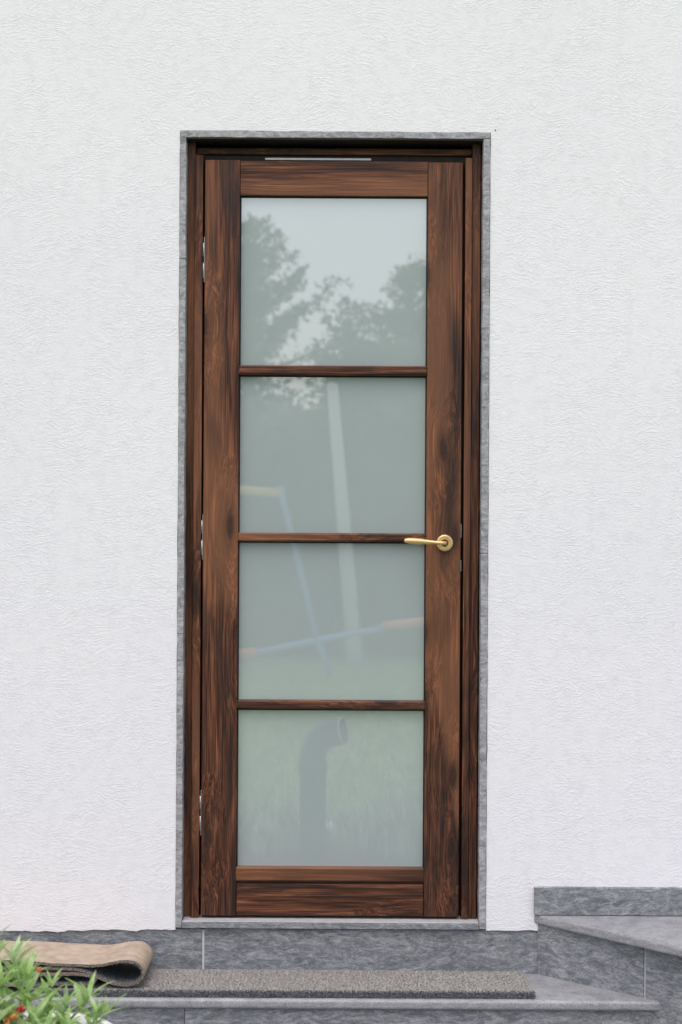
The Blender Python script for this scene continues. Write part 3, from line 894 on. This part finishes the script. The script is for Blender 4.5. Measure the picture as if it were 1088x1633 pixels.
for u, T, h in ((395, 7.5, .26), (430, 7.25, .2), (455, 7.6, .22), (560, 7.5, .2), (590, 7.3, .24), (625, 7.45, .33), (655, 7.3, .32), (680, 7.6, .3), (350, 7.4, .24), (720, 7.4, .28)):
    p = mir(u, 1350, T)
    clump('bed_plant', 'low green plant with narrow arching leaves mirrored in the lowest pane', p.x, p.y, 90, h * .85, .8, 'plants in the flower bed')
def boulder(x, y, r, flat):
    bm = bmesh.new()
    bmesh.ops.create_icosphere(bm, subdivisions=3, radius=1)
    sd_ = random.uniform(0, 99)
    for v in bm.verts:
        f = 1 + .28 * noise.noise(v.co * 1.6 + Vector((sd_, 0, 0)))
        v.co = Vector((v.co.x * r * 1.5 * f, v.co.y * r * f, v.co.z * r * flat * f))
    o = bm_obj('edging_stone', bm, M['pale_stone'], None, (x, y, 0.01 + r * flat * .55), True)
    return tag(o, 'pale rounded edging stone mirrored low in the lowest pane', 'stone', 'stones edging the flower bed')
for u in (330, 392, 438, 470, 530, 572, 612, 655, 700, 745):
    p = mir(u + random.uniform(-6, 6), 1325, 7.85)
    boulder(p.x, p.y + .12, random.uniform(.036, .055), .55)
for u in (330, 720):
    p = mir(u, 1375, 7.06)
    boulder(p.x, p.y - .05, random.uniform(.026, .034), .5)

# bent vent pipe
pb = mir(499, 1380, 7.2); 
T = 7.2
def mp_(u, v): 
    q = mir(u, v, T); return Vector((q.x, q.y, q.z))
axis_x = mir(499, 1300, T).x
zt = mir(499, 1146, T).z - 0.0985
vent = empty('vent_pipe', (axis_x, pb.y, 0.01))
tag(vent, 'dark upright pipe with bent open top mirrored in the lowest pane', 'pipe')
rp = 0.054
pts = [(axis_x, pb.y, 0.01), (axis_x, pb.y, zt - 0.12), (axis_x, pb.y, zt - 0.06)]
for k in range(1, 9):
    a = math.radians(78) * k / 8
    pts.append((axis_x + 0.94 * 0.105 * (1 - math.cos(a)), pb.y + 0.34 * 0.105 * (1 - math.cos(a)), zt - 0.06 + 0.105 * math.sin(a)))
e = Vector(pts[-1]); d = Vector((.94 * math.sin(math.radians(78)), .34 * math.sin(math.radians(78)), math.cos(math.radians(78))))
pts.append(tuple(e + d * 0.05))
V, Fc = tube_data(pts, [rp] * len(pts), 24, caps=False)
mesh_obj('pipe', [tuple(v) for v in V], Fc, M['pipe'], vent, None, True)
s1 = d.cross(Vector((0, 0, 1))).normalized(); s2 = d.cross(s1)
ring = [e + d * 0.05 + (s1 * math.cos(t_ * math.pi / 16) + s2 * math.sin(t_ * math.pi / 16)) * rp * 1.02 for t_ in range(33)]
V, Fc = tube_data(ring, [.0045] * 33, 6, caps=False)
mesh_obj('rim', [tuple(v) for v in V], Fc, M['pipe_rim'], vent, None, True)
V, Fc = tube_data([(axis_x, pb.y, zt - .12), (axis_x, pb.y, zt - .07)], [rp * 1.1, rp * 1.1], 24)
mesh_obj('collar', [tuple(v) for v in V], Fc, M['pipe'], vent, None, True)

# leaning pale post
a, b_ = mir(567, 1060, 16.4), mir(530, 612, 16.4)
a.z = 0.0
post = tube('leaning_post', [a, a.lerp(b_, .5), b_, b_ + Vector((0, 0, .01))], [.078, .064, .048, .03], M['post'], None, 16, (a.x, a.y, 0))
tag(post, 'pale leaning post mirrored in the two middle panes', 'post')

# play frame
T = 15.0
pf0 = mir(505, 1015, T)
play = empty('play_frame', (pf0.x, pf0.y, 0))
tag(play, 'blue tubular play frame with orange and yellow sleeves mirrored in the glass', 'play equipment')
def ptube(name, pts_, r, material):
    q = [mir(u, v, T) for u, v in pts_]
    return tube(name, q, [r] * len(q), material, play, 12)
ptube('upright', [(447, 775), (452, 800), (478, 905), (505, 1016)], .026, M['blue'])
gpt = mir(527, 1055, T); q = mir(505, 1014, T)
tube('foot', [q, (gpt.x, gpt.y - .1, 0)], [.026, .026], M['blue'], play, 12)
ptube('beam', [(405, 1041), (505, 1021), (615, 1001)], .026, M['blue'])
ptube('sleeve', [(340, 1045), (410, 1040)], .038, M['orange'])
ptube('sleeve', [(610, 999), (700, 988)], .038, M['orange'])
ptube('top_bar', [(250, 771), (450, 786)], .036, M['yellow'])
q = mir(250, 771, T)
tube('upright', [q, (q.x - .1, q.y, 0)], [.026, .026], M['blue'], play, 12)

# foliage
def leaf_cloud(centers, per, spread, size, seed):
    r = np.random.default_rng(seed)
    C = np.repeat(np.asarray(centers), per, axis=0)
    C = C + r.normal(0, 1, C.shape) * np.asarray(spread)
    n = len(C)
    t = r.normal(0, 1, (n, 3)); t /= np.linalg.norm(t, axis=1)[:, None]
    s = np.cross(t, r.normal(0, 1, (n, 3))); s /= np.linalg.norm(s, axis=1)[:, None]
    sz = (size * r.uniform(.6, 1.35, n))[:, None]
    V = np.empty((n, 4, 3))
    V[:, 0] = C - t * sz; V[:, 1] = C + s * sz * .42; V[:, 2] = C + t * sz; V[:, 3] = C - s * sz * .42
    return V.reshape(-1, 3), np.arange(n * 4).reshape(n, 4)

def tiered_tree(label, x, y, H, R0, n_tier, seed, group, low=.25):
    r = random.Random(seed)
    e = empty('conifer_tree', (x, y, 0))
    tag(e, label, 'tree', group)
    V, Fc = tube_data([(x, y, 0), (x + .05, y, H * .5), (x, y, H)], [.12, .07, .015], 10)
    cent = []
    for k in range(n_tier):
        t = low + (1 - low) * (k + r.random() * .5) / n_tier
        L = R0 * (1 - t) ** .75 + .12
        nb = r.randint(5, 7); a0 = r.random() * 6.28
        for j in range(nb):
            an = a0 + 6.28 * j / nb + r.uniform(-.3, .3)
            l = L * r.uniform(.65, 1.2)
            up = r.uniform(.35, .85)
            p0 = Vector((x, y, H * t)); p1 = p0 + Vector((math.cos(an) * l, math.sin(an) * l, up * l))
            v2, f2 = tube_data([p0, p0.lerp(p1, .6) + Vector((0, 0, .03)), p1], [.028, .018, .006], 5)
            b0 = len(V); V += v2; Fc += [tuple(i + b0 for i in f) for f in f2]
            m = max(3, int(l / .11))
            for q in range(m):
                u = .25 + .8 * q / m
                c = p0.lerp(p1, u)
                wd = .10 * (1.1 - u) + .03
                for _ in range(3):
                    cent.append((c.x + r.gauss(0, wd), c.y + r.gauss(0, wd), c.z + r.gauss(0, .04)))
    mesh_obj('trunk', [tuple(v) for v in V], Fc, M['bark'], e)
    Vl, Fl = leaf_cloud(cent, 6, (.05, .05, .05), .05, seed)
    mesh_obj('crown', Vl, Fl, M['crown'], e)
    return e
def bushy_tree(label, x, y, H, R0, seed, group, n=420, squash=1.0):
    r = random.Random(seed)
    e = empty('broadleaf_tree', (x, y, 0))
    tag(e, label, 'tree', group)
    V, Fc = tube_data([(x, y, 0), (x + .06, y, H * .4), (x, y, H * .75)], [.11, .08, .03], 10)
    cent = []
    zc = H - R0 * squash
    while len(cent) < n:
        d = Vector((r.gauss(0, 1), r.gauss(0, 1), r.gauss(0, 1))).normalized() * (r.random() ** .4)
        c = Vector((x + d.x * R0, y + d.y * R0, zc + d.z * R0 * squash))
        if noise.noise(c * 1.5 + Vector((seed, 0, 0))) > -.12 - .15 * (1 - d.length): cent.append(tuple(c))
    for j in range(14):
        c = Vector(cent[r.randrange(n)]); p0 = Vector((x + .04, y, H * r.uniform(.25, .6)))
        v2, f2 = tube_data([p0, p0.lerp(c, .5) + Vector((0, 0, .06)), c], [.04, .025, .008], 5)
        b0 = len(V); V += v2; Fc += [tuple(i + b0 for i in f) for f in f2]
    mesh_obj('trunk', [tuple(v) for v in V], Fc, M['bark'], e)
    Vl, Fl = leaf_cloud(cent, 15, (.13, .13, .11), .06, seed)
    mesh_obj('crown', Vl, Fl, M['crown'], e)
    return e
G = 'trees beyond the lawn'
p = mir(395, 800, 25); tiered_tree('tall tiered conifer mirrored at the left of the topmost pane', p.x, p.y, 5.6, 2.2, 9, 3, G, .58)
p = mir(655, 800, 24); tiered_tree('shorter tiered conifer mirrored at the right of the topmost pane', p.x, p.y, 4.8, 2.3, 8, 5, G, .62)
p = mir(325, 800, 20.5); bushy_tree('rounded leafy tree mirrored at the left of the second pane', p.x, p.y, 3.5, 1.05, 11, G)
p = mir(665, 800, 20.5); bushy_tree('rounded leafy tree mirrored at the right of the second pane', p.x, p.y, 3.5, 1.15, 12, G)
p = mir(578, 800, 21.5); bushy_tree('small leafy tree mirrored between the two conifers', p.x, p.y, 3.62, .62, 17, G, 200)
p = mir(170, 800, 22); bushy_tree('leafy tree left of the mirrored conifers', p.x, p.y, 4.4, 1.4, 13, G)
p = mir(930, 800, 22); bushy_tree('leafy tree right of the mirrored conifers', p.x, p.y, 4.2, 1.4, 14, G)
# hedge
hy = mir(544, 816, 16.9).y
cent = []
r = random.Random(21)
while len(cent) < 2600:
    x = r.uniform(-6.5, 6.5); d_ = r.random() ** 2.0 * .9
    top = 2.38 + .22 * noise.noise(Vector((x * .9, 3, 0))) + .12 * noise.noise(Vector((x * 3, 9, 0)))
    if r.random() < .3: z = top - r.random() * .12; d_ = r.random() * .9
    else: z = r.uniform(0.03, top) if r.random() < .75 else r.uniform(.03, 1.5)
    yy = hy - .35 - d_ + .22 * noise.noise(Vector((x * 1.3, z * 1.3, 4)))
    cent.append((x, yy, z))
hd = empty('hedge', (0, hy - .6, 0))
tag(hd, 'dense dark green hedge along the far edge of the lawn mirrored in the panes', 'hedge')
Vl, Fl = leaf_cloud(cent, 26, (.10, .08, .09), .055, 22)
mesh_obj('foliage', Vl, Fl, M['hedge'], hd)
V, Fc = [], []
for i in range(24):
    x = -6.3 + i * .55
    v2, f2 = tube_data([(x, hy - .75, 0), (x + .05, hy - .75, 1.2), (x, hy - .75, 2.1)], [.03, .025, .01], 5)
    b0 = len(V); V += v2; Fc += [tuple(i_ + b0 for i_ in f) for f in f2]
mesh_obj('stems', [tuple(v) for v in V], Fc, M['bark'], hd)
bx_ = bmesh.new(); bmesh.ops.create_cube(bx_, size=1); bmesh.ops.scale(bx_, vec=(12.8, .4, 2.1), verts=bx_.verts)
bm_obj('inner_foliage', bx_, M['hedge'], hd, (0, hy - 1.0, 1.05))

# mown grass in the part of the lawn the glass mirrors
n = 42000
gx = rng.uniform(-2.2, 2.2, n); gy = -3.15 - (rng.random(n) ** 1.3) * 8.7
an = rng.uniform(0, 6.28, n); L = rng.uniform(.02, .05, n)
V = np.empty((n, 3, 3))
V[:, 0] = np.stack([gx - .004 * np.cos(an), gy - .004 * np.sin(an), np.zeros(n)], 1)
V[:, 1] = np.stack([gx + .004 * np.cos(an), gy + .004 * np.sin(an), np.zeros(n)], 1)
V[:, 2] = np.stack([gx + rng.normal(0, .014, n), gy + rng.normal(0, .014, n), L], 1)
g = mesh_obj('grass', V.reshape(-1, 3), np.arange(n * 3).reshape(n, 3), M['blade'])
tag(g, 'short green lawn grass mirrored in the lower panes', 'grass', kind='stuff')
